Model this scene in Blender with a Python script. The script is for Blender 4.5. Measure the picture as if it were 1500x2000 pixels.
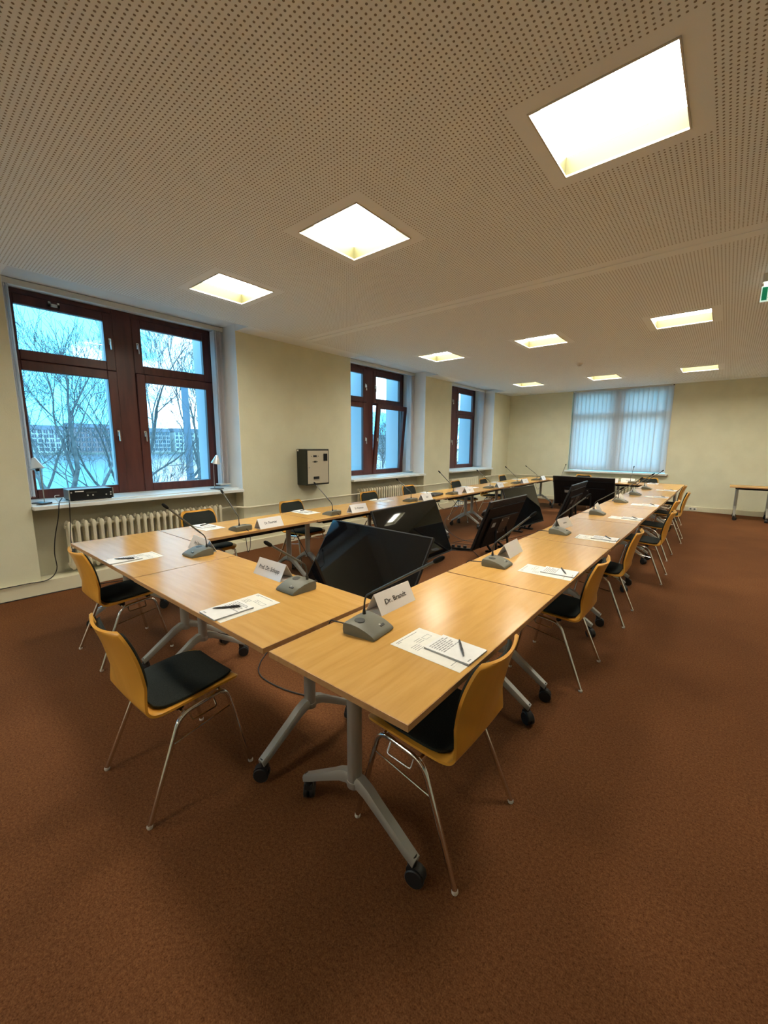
import bpy, bmesh, math, random
from mathutils import Vector, Matrix, Euler

# ------------------------------------------------------------------ clean
for o in list(bpy.data.objects):
    bpy.data.objects.remove(o)
scene = bpy.context.scene
COL = scene.collection
random.seed(7)

# ------------------------------------------------------------------ camera
cam_d = bpy.data.cameras.new('camera')
cam = bpy.data.objects.new('camera', cam_d)
COL.objects.link(cam)
cam_d.sensor_fit = 'VERTICAL'
cam_d.sensor_height = 36.0
cam_d.sensor_width = 27.0
cam_d.lens = 14.354
cam_d.clip_start = 0.02
cam_d.clip_end = 2000
RX = Vector((0.76848909, 0.6398397, 0.00544782))
DN = Vector((0.10624249, -0.11919904, -0.98716975))
FW = Vector((-0.63098102, 0.75920798, -0.15958132))
CAMZ = 1.566
m3 = Matrix((RX, -DN, -FW)).transposed()
cam.matrix_world = Matrix.Translation((0, 0, CAMZ)) @ m3.to_4x4()
scene.camera = cam

# ------------------------------------------------------------------ view
vs = scene.view_settings
vs.view_transform = 'Standard'
vs.look = 'None'
vs.exposure = 0.28
vs.gamma = 1.0
vs.use_curve_mapping = False

# ------------------------------------------------------------------ world: winter sky with soft clouds
W = bpy.data.worlds.new('sky')
scene.world = W
W.use_nodes = True
nt = W.node_tree
nt.nodes.clear()
w_out = nt.nodes.new('ShaderNodeOutputWorld')
w_bg = nt.nodes.new('ShaderNodeBackground')
w_tc = nt.nodes.new('ShaderNodeTexCoord')
w_map = nt.nodes.new('ShaderNodeMapping')
w_map.inputs['Scale'].default_value = (1.0, 1.0, 2.6)
w_no = nt.nodes.new('ShaderNodeTexNoise')
w_no.inputs['Scale'].default_value = 3.2
w_no.inputs['Detail'].default_value = 5
w_no.inputs['Roughness'].default_value = 0.5
w_rp = nt.nodes.new('ShaderNodeValToRGB')
w_rp.color_ramp.elements[0].position = 0.52
w_rp.color_ramp.elements[1].position = 0.70
w_rp.color_ramp.elements[0].color = (0.066, 0.34, 0.56, 1)
w_rp.color_ramp.elements[1].color = (0.80, 0.90, 0.97, 1)
w_bg.inputs['Strength'].default_value = 7.5
nt.links.new(w_tc.outputs['Generated'], w_map.inputs['Vector'])
nt.links.new(w_map.outputs['Vector'], w_no.inputs['Vector'])
nt.links.new(w_no.outputs['Fac'], w_rp.inputs['Fac'])
nt.links.new(w_rp.outputs['Color'], w_bg.inputs['Color'])
nt.links.new(w_bg.outputs['Background'], w_out.inputs['Surface'])

LIGHT_STRENGTH = 34.0

# ------------------------------------------------------------------ materials
MATS = {}
def mat(name, col=(.8, .8, .8), rough=.5, metal=0.0, spec=.5, coat=0.0, emis=None, estr=0.0):
    m = bpy.data.materials.new(name)
    m.use_nodes = True
    b = m.node_tree.nodes['Principled BSDF']
    b.inputs['Base Color'].default_value = (*col, 1)
    b.inputs['Roughness'].default_value = rough
    b.inputs['Metallic'].default_value = metal
    b.inputs['Specular IOR Level'].default_value = spec
    b.inputs['Coat Weight'].default_value = coat
    b.inputs['Coat Roughness'].default_value = 0.1
    if emis:
        b.inputs['Emission Color'].default_value = (*emis, 1)
        b.inputs['Emission Strength'].default_value = estr
    MATS[name] = m
    return m
def noise_mat(name, c0, c1, scale, rough=.6, stretch=(1, 1, 1), detail=4, bump=0.0, bscale=None, bdist=.01, spec=.4, lo=.35, hi=.65, coat=0.0, coord='Object', metal=0.0):
    m = mat(name, c0, rough, metal, spec, coat)
    t = m.node_tree
    b = t.nodes['Principled BSDF']
    tc = t.nodes.new('ShaderNodeTexCoord')
    mp = t.nodes.new('ShaderNodeMapping')
    mp.inputs['Scale'].default_value = stretch
    n = t.nodes.new('ShaderNodeTexNoise')
    n.inputs['Scale'].default_value = scale
    n.inputs['Detail'].default_value = detail
    r = t.nodes.new('ShaderNodeValToRGB')
    r.color_ramp.elements[0].position = lo
    r.color_ramp.elements[1].position = hi
    r.color_ramp.elements[0].color = (*c0, 1)
    r.color_ramp.elements[1].color = (*c1, 1)
    t.links.new(tc.outputs[coord], mp.inputs['Vector'])
    t.links.new(mp.outputs['Vector'], n.inputs['Vector'])
    t.links.new(n.outputs['Fac'], r.inputs['Fac'])
    t.links.new(r.outputs['Color'], b.inputs['Base Color'])
    if bump:
        n2 = n
        if bscale:
            n2 = t.nodes.new('ShaderNodeTexNoise')
            n2.inputs['Scale'].default_value = bscale
            n2.inputs['Detail'].default_value = 2
            t.links.new(tc.outputs[coord], n2.inputs['Vector'])
        bp = t.nodes.new('ShaderNodeBump')
        bp.inputs['Strength'].default_value = bump
        bp.inputs['Distance'].default_value = bdist
        t.links.new(n2.outputs['Fac'], bp.inputs['Height'])
        t.links.new(bp.outputs['Normal'], b.inputs['Normal'])
    return m

noise_mat('wall_paint', (.68, .66, .485), (.72, .70, .52), 3.0, rough=.8, bump=.25, bscale=90, bdist=.004, spec=.25, coord='Object')
noise_mat('reveal_paint', (.78, .79, .78), (.82, .83, .82), 3.0, rough=.7, spec=.25)
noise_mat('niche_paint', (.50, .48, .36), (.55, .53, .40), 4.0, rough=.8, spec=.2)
mat('ceiling_plain', (.91, .95, .97), .85, spec=.2)
mat('trunking', (.74, .69, .50), .5, spec=.4)
mat('sill_white', (.74, .75, .72), .3, spec=.5)
mat('radiator_cream', (.74, .69, .52), .35, spec=.5)
noise_mat('mahogany', (.062, .014, .011), (.105, .026, .019), 14, rough=.38, stretch=(1, 1, .12), spec=.5)
mat('handle_metal', (.75, .75, .74), .25, metal=.9)
mat('rubber_black', (.012, .012, .013), .5, spec=.5)
mat('plastic_black', (.008, .008, .009), .5, spec=.2)
mat('screen_glass', (.0035, .0035, .004), .035, spec=.5)
mat('monitor_rim', (.02, .02, .02), .35, spec=.4)
mat('alu_grey', (.42, .42, .38), .42, metal=.6, spec=.5)
mat('chrome', (.78, .77, .75), .13, metal=1.0)
mat('glide_white', (.62, .58, .50), .5)
mat('mic_grey', (.150, .145, .105), .45, spec=.45)
mat('mic_dark', (.045, .045, .037), .5, spec=.4)
mat('mic_stem', (.032, .03, .026), .35, spec=.6)
mat('stem_grey', (.085, .083, .072), .35, spec=.6)
mat('foam_black', (.008, .008, .008), .85, spec=.2)
mat('button_light', (.55, .55, .5), .3)
mat('cable_black', (.016, .014, .013), .5)
mat('cable_white', (.6, .6, .58), .5)
noise_mat('paper_white', (.80, .78, .70), (.84, .82, .74), 30, rough=.7, spec=.2)
noise_mat('pad_white', (.80, .79, .76), (.84, .83, .80), 30, rough=.7, spec=.2)
mat('pad_edge', (.42, .42, .41), .7)
mat('card_white', (.84, .81, .79), .16, spec=.6, coat=.4)
mat('ink', (.06, .06, .06), .6)
mat('ink_grey', (.30, .30, .29), .7)
mat('pen_black', (.03, .028, .03), .3, spec=.6)
mat('lamp_silver', (.72, .72, .70), .3, metal=.5)
mat('machine_green', (.016, .02, .013), .45)
mat('machine_cream', (.52, .47, .36), .4)
mat('amp_grey', (.23, .24, .23), .4, metal=.2)
mat('blind_slat', (.80, .82, .84), .8)
mat('headrail', (.62, .62, .58), .4)
mat('detector_white', (.75, .73, .68), .4)
mat('socket_white', (.78, .76, .70), .35)
mat('stone', (.52, .55, .60), .9, spec=.1)
mat('post_grey', (.16, .20, .26), .6)
noise_mat('bark', (.12, .12, .125), (.20, .195, .19), 9, rough=.9, spec=.1)
noise_mat('bank_soil', (.20, .20, .17), (.30, .30, .26), .4, rough=1, spec=.1)
mat('bounce_pale', (.42, .42, .40), .9, spec=.2)
mat('house_wall', (.40, .37, .36), .9, spec=.1)
mat('house_wall_pale', (.62, .60, .58), .9, spec=.1)
mat('house_wall_brick', (.30, .22, .22), .9, spec=.1)
mat('house_roof', (.16, .17, .20), .9, spec=.1)
mat('house_glass', (.06, .08, .12), .2, spec=.6)
mat('sign_green', (.0, .16, .07), .4, emis=(.01, .30, .13), estr=.35)
mat('sign_white', (.8, .9, .82), .4, emis=(.75, 1.0, .85), estr=.55)
mat('sign_lamp', (.85, .9, .85), .4, emis=(.9, 1.0, .9), estr=2.0)
mat('housing_yellow', (.058, .054, .019), .55, spec=.3)
mat('light_rim', (.62, .58, .50), .5)
mat('light_panel', (1, 1, 1), .5, emis=(1.0, .945, .80), estr=LIGHT_STRENGTH)

# carpet
def make_carpet():
    m = mat('carpet', (.12, .05, .02), .95, spec=.1)
    t = m.node_tree
    b = t.nodes['Principled BSDF']
    tc = t.nodes.new('ShaderNodeTexCoord')
    n1 = t.nodes.new('ShaderNodeTexNoise'); n1.inputs['Scale'].default_value = 220; n1.inputs['Detail'].default_value = 3
    n2 = t.nodes.new('ShaderNodeTexNoise'); n2.inputs['Scale'].default_value = 1.3; n2.inputs['Detail'].default_value = 3
    r1 = t.nodes.new('ShaderNodeValToRGB')
    r1.color_ramp.elements[0].position = .36; r1.color_ramp.elements[1].position = .66
    r1.color_ramp.elements[0].color = (.079, .0275, .0095, 1); r1.color_ramp.elements[1].color = (.208, .088, .033, 1)
    mx = t.nodes.new('ShaderNodeMix'); mx.data_type = 'RGBA'; mx.blend_type = 'MULTIPLY'
    r2 = t.nodes.new('ShaderNodeValToRGB')
    r2.color_ramp.elements[0].position = .3; r2.color_ramp.elements[1].position = .7
    r2.color_ramp.elements[0].color = (.84, .82, .84, 1); r2.color_ramp.elements[1].color = (1.06, 1.04, 1.0, 1)
    bp = t.nodes.new('ShaderNodeBump'); bp.inputs['Strength'].default_value = .55; bp.inputs['Distance'].default_value = .004
    for n in (n1, n2):
        t.links.new(tc.outputs['Object'], n.inputs['Vector'])
    n3 = t.nodes.new('ShaderNodeTexNoise'); n3.inputs['Scale'].default_value = 85; n3.inputs['Detail'].default_value = 3; n3.inputs['Roughness'].default_value = .7
    t.links.new(tc.outputs['Object'], n3.inputs['Vector'])
    av = t.nodes.new('ShaderNodeMath'); av.operation = 'ADD'
    hv = t.nodes.new('ShaderNodeMath'); hv.operation = 'MULTIPLY'; hv.inputs[1].default_value = .5
    t.links.new(n1.outputs['Fac'], av.inputs[0]); t.links.new(n3.outputs['Fac'], av.inputs[1]); t.links.new(av.outputs[0], hv.inputs[0])
    t.links.new(hv.outputs[0], r1.inputs['Fac'])
    t.links.new(n2.outputs['Fac'], r2.inputs['Fac'])
    mx.inputs[0].default_value = 1.0
    t.links.new(r1.outputs['Color'], mx.inputs[6])
    t.links.new(r2.outputs['Color'], mx.inputs[7])
    t.links.new(mx.outputs[2], b.inputs['Base Color'])
    t.links.new(hv.outputs[0], bp.inputs['Height'])
    t.links.new(bp.outputs['Normal'], b.inputs['Normal'])
make_carpet()

# wood veneers
def make_wood(name, ca, cb, cc, rough, coat, sx, sy, sz):
    m = mat(name, ca, rough, spec=.32, coat=coat)
    t = m.node_tree
    b = t.nodes['Principled BSDF']
    tc = t.nodes.new('ShaderNodeTexCoord')
    oi = t.nodes.new('ShaderNodeObjectInfo')
    ad = t.nodes.new('ShaderNodeVectorMath'); ad.operation = 'ADD'
    sc = t.nodes.new('ShaderNodeVectorMath'); sc.operation = 'SCALE'; sc.inputs['Scale'].default_value = 17.0
    cmb = t.nodes.new('ShaderNodeCombineXYZ')
    mp = t.nodes.new('ShaderNodeMapping'); mp.inputs['Scale'].default_value = (sx, sy, sz)
    n = t.nodes.new('ShaderNodeTexNoise'); n.inputs['Scale'].default_value = 1.0; n.inputs['Detail'].default_value = 6; n.inputs['Roughness'].default_value = .55
    n.inputs['Distortion'].default_value = .5
    r = t.nodes.new('ShaderNodeValToRGB')
    e = r.color_ramp.elements
    e[0].position = .28; e[0].color = (*ca, 1)
    e[1].position = .74; e[1].color = (*cc, 1)
    k = e.new(.5); k.color = (*cb, 1)
    t.links.new(oi.outputs['Random'], cmb.inputs[0])
    t.links.new(oi.outputs['Random'], cmb.inputs[1])
    t.links.new(cmb.outputs[0], sc.inputs[0])
    t.links.new(tc.outputs['Object'], ad.inputs[0])
    t.links.new(sc.outputs[0], ad.inputs[1])
    t.links.new(ad.outputs[0], mp.inputs['Vector'])
    t.links.new(mp.outputs['Vector'], n.inputs['Vector'])
    t.links.new(n.outputs['Fac'], r.inputs['Fac'])
    t.links.new(r.outputs['Color'], b.inputs['Base Color'])
make_wood('beech_top', (.55, .295, .072), (.61, .335, .086), (.66, .375, .108), .22, .0, 3.0, 30.0, 30.0)
make_wood('beech_edge', (.42, .22, .085), (.48, .26, .105), (.53, .30, .125), .45, 0, 3.0, 30.0, 30.0)
make_wood('beech_shell', (.69, .325, .040), (.74, .36, .05), (.79, .395, .062), .32, .2, 14.0, 3.0, 3.0)
noise_mat('fabric_black', (.016, .019, .017), (.042, .047, .042), 500, rough=.95, spec=.12, bump=.4, bdist=.002)

# window glass: clear with faint reflections
def make_glass():
    m = bpy.data.materials.new('window_glass'); m.use_nodes = True
    t = m.node_tree; t.nodes.clear()
    o = t.nodes.new('ShaderNodeOutputMaterial')
    tr = t.nodes.new('ShaderNodeBsdfTransparent'); tr.inputs['Color'].default_value = (.93, .97, .98, 1)
    gl = t.nodes.new('ShaderNodeBsdfGlossy'); gl.inputs['Roughness'].default_value = .02
    lw = t.nodes.new('ShaderNodeLayerWeight'); lw.inputs['Blend'].default_value = .5
    pw = t.nodes.new('ShaderNodeMath'); pw.operation = 'POWER'; pw.inputs[1].default_value = 4.0
    fr = t.nodes.new('ShaderNodeMath'); fr.operation = 'MULTIPLY_ADD'; fr.inputs[1].default_value = .6; fr.inputs[2].default_value = .03
    t.links.new(lw.outputs['Facing'], pw.inputs[0]); t.links.new(pw.outputs[0], fr.inputs[0])
    mx = t.nodes.new('ShaderNodeMixShader')
    t.links.new(fr.outputs[0], mx.inputs[0]); t.links.new(tr.outputs[0], mx.inputs[1]); t.links.new(gl.outputs[0], mx.inputs[2])
    t.links.new(mx.outputs[0], o.inputs['Surface'])
    MATS['window_glass'] = m
make_glass()
def make_slat():
    m = MATS['blind_slat']; t = m.node_tree
    o = t.nodes['Material Output']; b = t.nodes['Principled BSDF']
    tl = t.nodes.new('ShaderNodeBsdfTranslucent'); tl.inputs['Color'].default_value = (.95, .90, .88, 1)
    mx = t.nodes.new('ShaderNodeMixShader'); mx.inputs[0].default_value = .68
    t.links.new(b.outputs[0], mx.inputs[1]); t.links.new(tl.outputs[0], mx.inputs[2])
    t.links.new(mx.outputs[0], o.inputs['Surface'])
make_slat()
# perforated plasterboard: square grid of small round holes, 24.5 mm pitch
def make_perf():
    m = mat('ceiling_perforated', (.91, .95, .97), .85, spec=.2); t = m.node_tree
    b = t.nodes['Principled BSDF']
    g = t.nodes.new('ShaderNodeNewGeometry')
    dv = t.nodes.new('ShaderNodeVectorMath'); dv.operation = 'SCALE'; dv.inputs['Scale'].default_value = 1 / .0245
    fr = t.nodes.new('ShaderNodeVectorMath'); fr.operation = 'FRACTION'
    sb = t.nodes.new('ShaderNodeVectorMath'); sb.operation = 'SUBTRACT'; sb.inputs[1].default_value = (.5, .5, 0)
    ml = t.nodes.new('ShaderNodeVectorMath'); ml.operation = 'MULTIPLY'; ml.inputs[1].default_value = (1, 1, 0)
    ln = t.nodes.new('ShaderNodeVectorMath'); ln.operation = 'LENGTH'
    mr = t.nodes.new('ShaderNodeMapRange'); mr.inputs['From Min'].default_value = .185; mr.inputs['From Max'].default_value = .225
    mx = t.nodes.new('ShaderNodeMix'); mx.data_type = 'RGBA'
    mx.inputs[6].default_value = (.29, .25, .19, 1); mx.inputs[7].default_value = (.91, .95, .97, 1)
    bp = t.nodes.new('ShaderNodeBump'); bp.inputs['Strength'].default_value = .5; bp.inputs['Distance'].default_value = .004
    t.links.new(g.outputs['Position'], dv.inputs[0]); t.links.new(dv.outputs[0], fr.inputs[0]); t.links.new(fr.outputs[0], sb.inputs[0])
    t.links.new(sb.outputs[0], ml.inputs[0]); t.links.new(ml.outputs[0], ln.inputs[0]); t.links.new(ln.outputs['Value'], mr.inputs['Value'])
    t.links.new(mr.outputs[0], mx.inputs[0]); t.links.new(mx.outputs[2], b.inputs['Base Color'])
    t.links.new(mr.outputs[0], bp.inputs['Height']); t.links.new(bp.outputs['Normal'], b.inputs['Normal'])
make_perf()
def make_water():
    m = noise_mat('water', (.055, .085, .11), (.085, .12, .145), .25, rough=.18, spec=.6, bump=.3, bscale=1.2, bdist=.05)
make_water()

# ------------------------------------------------------------------ geometry helpers
class MB:
    def __init__(s):
        s.v = []; s.f = []; s.mi = []
    def quad(s, a, b, c, d, mi=0):
        n = len(s.v); s.v += [tuple(a), tuple(b), tuple(c), tuple(d)]; s.f.append((n, n+1, n+2, n+3)); s.mi.append(mi); return s
    def box(s, x0, x1, y0, y1, z0, z1, M=None):
        n = len(s.v)
        p = [(x0,y0,z0),(x1,y0,z0),(x1,y1,z0),(x0,y1,z0),(x0,y0,z1),(x1,y0,z1),(x1,y1,z1),(x0,y1,z1)]
        if M is not None: p = [tuple(M @ Vector(q)) for q in p]
        s.v += p
        for f in ((0,3,2,1),(4,5,6,7),(0,1,5,4),(1,2,6,5),(2,3,7,6),(3,0,4,7)):
            s.f.append(tuple(n+i for i in f)); s.mi.append(0)
        return s
    def cbox(s, c, d, M=None):
        return s.box(c[0]-d[0]/2, c[0]+d[0]/2, c[1]-d[1]/2, c[1]+d[1]/2, c[2]-d[2]/2, c[2]+d[2]/2, M)
    def rings(s, rings, closed=True, caps=True):
        n0 = len(s.v); k = len(rings[0])
        for r in rings: s.v += [tuple(p) for p in r]
        for i in range(len(rings)-1):
            for j in range(k if closed else k-1):
                a = n0+i*k+j; b = n0+i*k+(j+1) % k
                s.f.append((a, b, b+k, a+k)); s.mi.append(0)
        if caps and closed:
            s.f.append(tuple(n0+j for j in reversed(range(k)))); s.mi.append(0)
            e = n0+(len(rings)-1)*k
            s.f.append(tuple(e+j for j in range(k))); s.mi.append(0)
        return s
    def tube(s, pts, r, n=8, caps=True):
        pts = [Vector(p) for p in pts]
        if not isinstance(r, (list, tuple)): r = [r]*len(pts)
        rings = []; up = None
        for i, p in enumerate(pts):
            a = pts[max(i-1, 0)]; b = pts[min(i+1, len(pts)-1)]
            d = (b-a)
            if d.length < 1e-9: d = Vector((0, 0, 1))
            d.normalize()
            if up is None:
                up = Vector((0, 0, 1)) if abs(d.z) < .9 else Vector((1, 0, 0))
            u = d.cross(up)
            if u.length < 1e-6: u = d.cross(Vector((0, 1, 0)))
            u.normalize(); w = u.cross(d).normalized(); up = w
            rings.append([p + (u*math.cos(2*math.pi*j/n) + w*math.sin(2*math.pi*j/n))*r[i] for j in range(n)])
        return s.rings(rings, True, caps)
    def lathe(s, prof, n=16, M=None):
        rings = []
        for r, z in prof:
            ring = [Vector((r*math.cos(2*math.pi*j/n), r*math.sin(2*math.pi*j/n), z)) for j in range(n)]
            if M is not None: ring = [M @ p for p in ring]
            rings.append(ring)
        return s.rings(rings)
    def prism(s, poly, axis, a, b):
        # poly in the two other axes, extruded along axis from a to b
        def P(u, v, t): return {'x': (t, u, v), 'y': (u, t, v), 'z': (u, v, t)}[axis]
        return s.rings([[P(u, v, a) for u, v in poly], [P(u, v, b) for u, v in poly]])
    def mesh(s, name, mats, smooth=False, bevel=0.0, seg=2, fix=True):
        me = bpy.data.meshes.new(name)
        me.from_pydata(s.v, [], s.f)
        for m in mats: me.materials.append(MATS[m])
        for i, p in enumerate(me.polygons): p.material_index = s.mi[i]
        if bevel or fix:
            bm = bmesh.new(); bm.from_mesh(me)
            if fix: bmesh.ops.recalc_face_normals(bm, faces=bm.faces)
            if bevel:
                es = [e for e in bm.edges if len(e.link_faces) == 2 and e.calc_face_angle(0) > .6]
                bmesh.ops.bevel(bm, geom=es, offset=bevel, segments=seg, profile=.5, affect='EDGES', clamp_overlap=True)
            bm.to_mesh(me); bm.free()
        if smooth:
            me.polygons.foreach_set('use_smooth', [True]*len(me.polygons))
            if smooth != 'all': me.set_sharp_from_angle(angle=math.radians(40))
        me.update()
        return me
    def build(s, name, m, parent=None, smooth=False, bevel=0.0, loc=None, seg=2, fix=True):
        mats = m if isinstance(m, (list, tuple)) else [m]
        return add(name, s.mesh(name, mats, smooth, bevel, seg, fix), parent, loc)

def add(name, me, parent=None, loc=None, rot=None):
    o = bpy.data.objects.new(name, me)
    COL.objects.link(o)
    if parent: o.parent = parent
    if loc is not None: o.location = loc
    if rot is not None: o.rotation_euler = rot
    return o
def tag(o, label=None, cat=None, group=None, kind=None):
    if label: o['label'] = label
    if cat: o['category'] = cat
    if group: o['group'] = group
    if kind: o['kind'] = kind
    return o
def thing(name, label, cat, loc=(0, 0, 0), rz=0.0, group=None, kind=None):
    o = bpy.data.objects.new(name, None)
    COL.objects.link(o)
    o.empty_display_size = .1
    o.location = loc; o.rotation_euler = (0, 0, rz)
    return tag(o, label, cat, group, kind)
def copy_tree(src, loc, rz, label, group=None):
    r = src.copy(); COL.objects.link(r); r.location = loc; r.rotation_euler = (0, 0, rz); r['label'] = label
    if group: r['group'] = group
    for ch in src.children:
        c = ch.copy(); COL.objects.link(c); c.parent = r
        for g in ch.children:
            d = g.copy(); COL.objects.link(d); d.parent = c
    return r
def fillet(pts, r, n=5):
    pts = [Vector(p) for p in pts]; out = [pts[0]]
    for i in range(1, len(pts)-1):
        a, b, c = pts[i-1], pts[i], pts[i+1]
        da = (a-b); dc = (c-b); k = min(r, da.length*.45, dc.length*.45)
        p = b+da.normalized()*k; q = b+dc.normalized()*k
        for j in range(n+1):
            t = j/n; out.append(p*(1-t)**2 + b*2*t*(1-t) + q*t*t)
    out.append(pts[-1]); return out
def catmull(pts, n=4):
    P = [Vector(p) for p in pts]; P = [2*P[0]-P[1]] + P + [2*P[-1]-P[-2]]; out = []
    for i in range(1, len(P)-2):
        a, b, c, d = P[i-1:i+3]
        for j in range(n):
            t = j/n
            out.append(.5*((2*b)+(c-a)*t+(2*a-5*b+4*c-d)*t*t+(3*b-a-3*c+d)*t**3))
    out.append(P[-2]); return out
def text_mesh(body, size, matname, width=None):
    cu = bpy.data.curves.new('lettering', 'FONT'); cu.body = body; cu.size = size; cu.align_x = 'CENTER'; cu.align_y = 'CENTER'; cu.resolution_u = 3; cu.offset = .0007
    o = bpy.data.objects.new('tmp', cu); COL.objects.link(o)
    bpy.context.view_layer.update()
    me = bpy.data.meshes.new_from_object(o)
    bpy.data.objects.remove(o); bpy.data.curves.remove(cu)
    if width:
        xs = [v.co.x for v in me.vertices]; w = max(xs)-min(xs); cx = (max(xs)+min(xs))/2
        for v in me.vertices: v.co.x = (v.co.x-cx)*width/w
    me.materials.clear(); me.materials.append(MATS[matname]); me.name = 'lettering'
    return me

# ------------------------------------------------------------------ the room
XW, YF, ZC = -5.416, 12.70, 3.128
XR, YB = 2.48, -7.60
BAYS = [(.87, 3.27), (5.54, 7.97), (9.12, 11.57), (-3.25, -.85), (-6.95, -4.55)]
XN, XO = -6.04, -6.14           # window plane side of the reveal, outer face
BAY_NAMES = ('nearest', 'middle', 'farthest', 'unseen rear', 'rearmost unseen')
tag(MB().quad((XO, YB-.2, 0), (XR+.2, YB-.2, 0), (XR+.2, YF+.6, 0), (XO, YF+.6, 0)).build('floor', 'carpet', fix=False), 'brown needle-felt carpet covering the floor', None, kind='structure')

# left wall: piers, parapets, lintels
edges = sorted([YB] + [e for b in BAYS for e in b] + [YF])
wl = thing('wall_left', 'cream window wall with three deep window bays', None, kind='structure')
for i in range(0, len(edges), 2):
    MB().box(XO, XW, edges[i], edges[i+1], 0, ZC+.3).build('pier', 'wall_paint', wl)
for y0, y1 in BAYS:
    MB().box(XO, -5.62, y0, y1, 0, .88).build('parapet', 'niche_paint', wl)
    MB().box(XO, XN, y0, y1, 3.22, ZC+.3).build('lintel', 'reveal_paint', wl)
    # thin painted lining of the deep reveal
    MB().box(XN, XW+.001, y0-.001, y0+.004, .93, 3.22).build('reveal_lining', 'reveal_paint', wl)
    MB().box(XN, XW+.001, y1-.004, y1+.001, .93, 3.22).build('reveal_lining', 'reveal_paint', wl)
    MB().prism([(XN, 3.22), (XW, 3.22), (-5.08, ZC), (-5.08, ZC+.3), (XN, ZC+.3)], 'y', y0, y1).build('soffit', 'reveal_paint', wl)
    for yy in (y0-.004, y1):
        MB().prism([(-5.08, ZC-.0005), (XW, ZC-.0005), (XW, 3.22)], 'y', yy, yy+.004).build('recess_cheek', 'reveal_paint', wl)
    # outer stone mullion and stone piers of the facade
    ym = (y0+y1)/2
    MB().box(-6.52, -6.16, ym-.10, ym+.10, .9, 3.3).build('stone_mullion', 'stone', wl)
    MB().box(-6.52, XO, y1-.07, y1+.5, -3, 5).build('stone_pier', 'stone', wl)
    MB().box(-6.52, XO, y0-.5, y0+.07, -3, 5).build('stone_pier', 'stone', wl)

# far wall with its window opening
wf = thing('wall_far', 'cream end wall with a blind-covered window', None, kind='structure')
FX0, FX1, FZ0, FZ1 = -3.56, -1.18, .88, 3.14
for b in ((XW-.3, FX0, 0, ZC+.3), (FX1, XR+.3, 0, ZC+.3), (FX0, FX1, 0, FZ0), (FX0, FX1, FZ1, ZC+.3)):
    MB().box(b[0], b[1], YF, YF+.6, b[2], b[3]).build('wall_section', 'wall_paint', wf)
tag(MB().box(XR, XR+.2, YB, YF, 0, ZC+.3).build('wall_right', 'wall_paint'), 'cream wall on the right, outside the view', None, kind='structure')
tag(MB().box(XO, XR+.2, YB-.2, YB, 0, ZC+.3).build('wall_back', 'wall_paint'), 'cream wall behind the viewer', None, kind='structure')

# ceiling: perforated fields, plain margins, openings for the lights
LX = [-4.06, -2.32, -.605, 1.12]; LY = [2.435, 6.455, 10.58, -1.60, -5.65]; LS = .30; MARG = .08
LAMPS = [(i, j) for j in range(3) for i in range(4) if (i, j) != (3, 0)] + [(0, 3), (1, 3), (0, 4), (1, 4), (2, 4)]
LPOS = [(LX[i], LY[j]) for i, j in LAMPS]
xc = sorted(set([XW, -5.08, XR] + [x+d for x in LX for d in (-LS-MARG, -LS, LS, LS+MARG)]))
yc = sorted(set([YB, YF-.28, YF, 4.12, 4.23, 4.345] + [y+d for y in LY for d in (-LS-MARG, -LS, LS, LS+MARG)] + [e for b in BAYS for e in b]))
cb = MB()
for i in range(len(xc)-1):
    for j in range(len(yc)-1):
        x, y = (xc[i]+xc[i+1])/2, (yc[j]+yc[j+1])/2
        if any(abs(x-a) < LS and abs(y-b) < LS for a, b in LPOS): continue
        if x < -5.08 and any(b[0] < y < b[1] for b in BAYS): continue
        plain = x < -5.08 or y > YF-.28 or 4.12 < y < 4.345 or any(abs(x-a) < LS+MARG and abs(y-b) < LS+MARG for a, b in LPOS)
        cb.quad((xc[i], yc[j], ZC), (xc[i], yc[j+1], ZC), (xc[i+1], yc[j+1], ZC), (xc[i+1], yc[j], ZC), 0 if plain else 1)
tag(cb.build('ceiling', ['ceiling_plain', 'ceiling_perforated'], fix=False), 'perforated acoustic plaster ceiling in two fields', None, kind='structure')
tag(MB().box(XO, XR+.2, YB-.2, YF+.6, ZC+.25, ZC+.35).build('trim_1', 'ceiling_plain'), 'unseen slab added above the ceiling to block sky light', None, kind='structure')  # added out of sight to keep sky light from coming in above
tag(MB().box(-5.05, XR, 4.222, 4.238, ZC-.004, ZC+.001).build('trim_2', 'ceiling_plain'), 'joint strip across the plain ceiling band', None, kind='structure')

# baseboard trunking
tag(MB().box(XW-.18, XW+.035, YB, YF, 0, .145).build('baseboard_left', 'trunking', bevel=.004), 'cream floor duct along the window wall', None, kind='structure')
bf = tag(MB().box(XW+.04, XR, YF-.04, YF, 0, .12).build('baseboard_far', 'trunking', bevel=.004), 'cream cable duct along the end wall', None, kind='structure')

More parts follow.
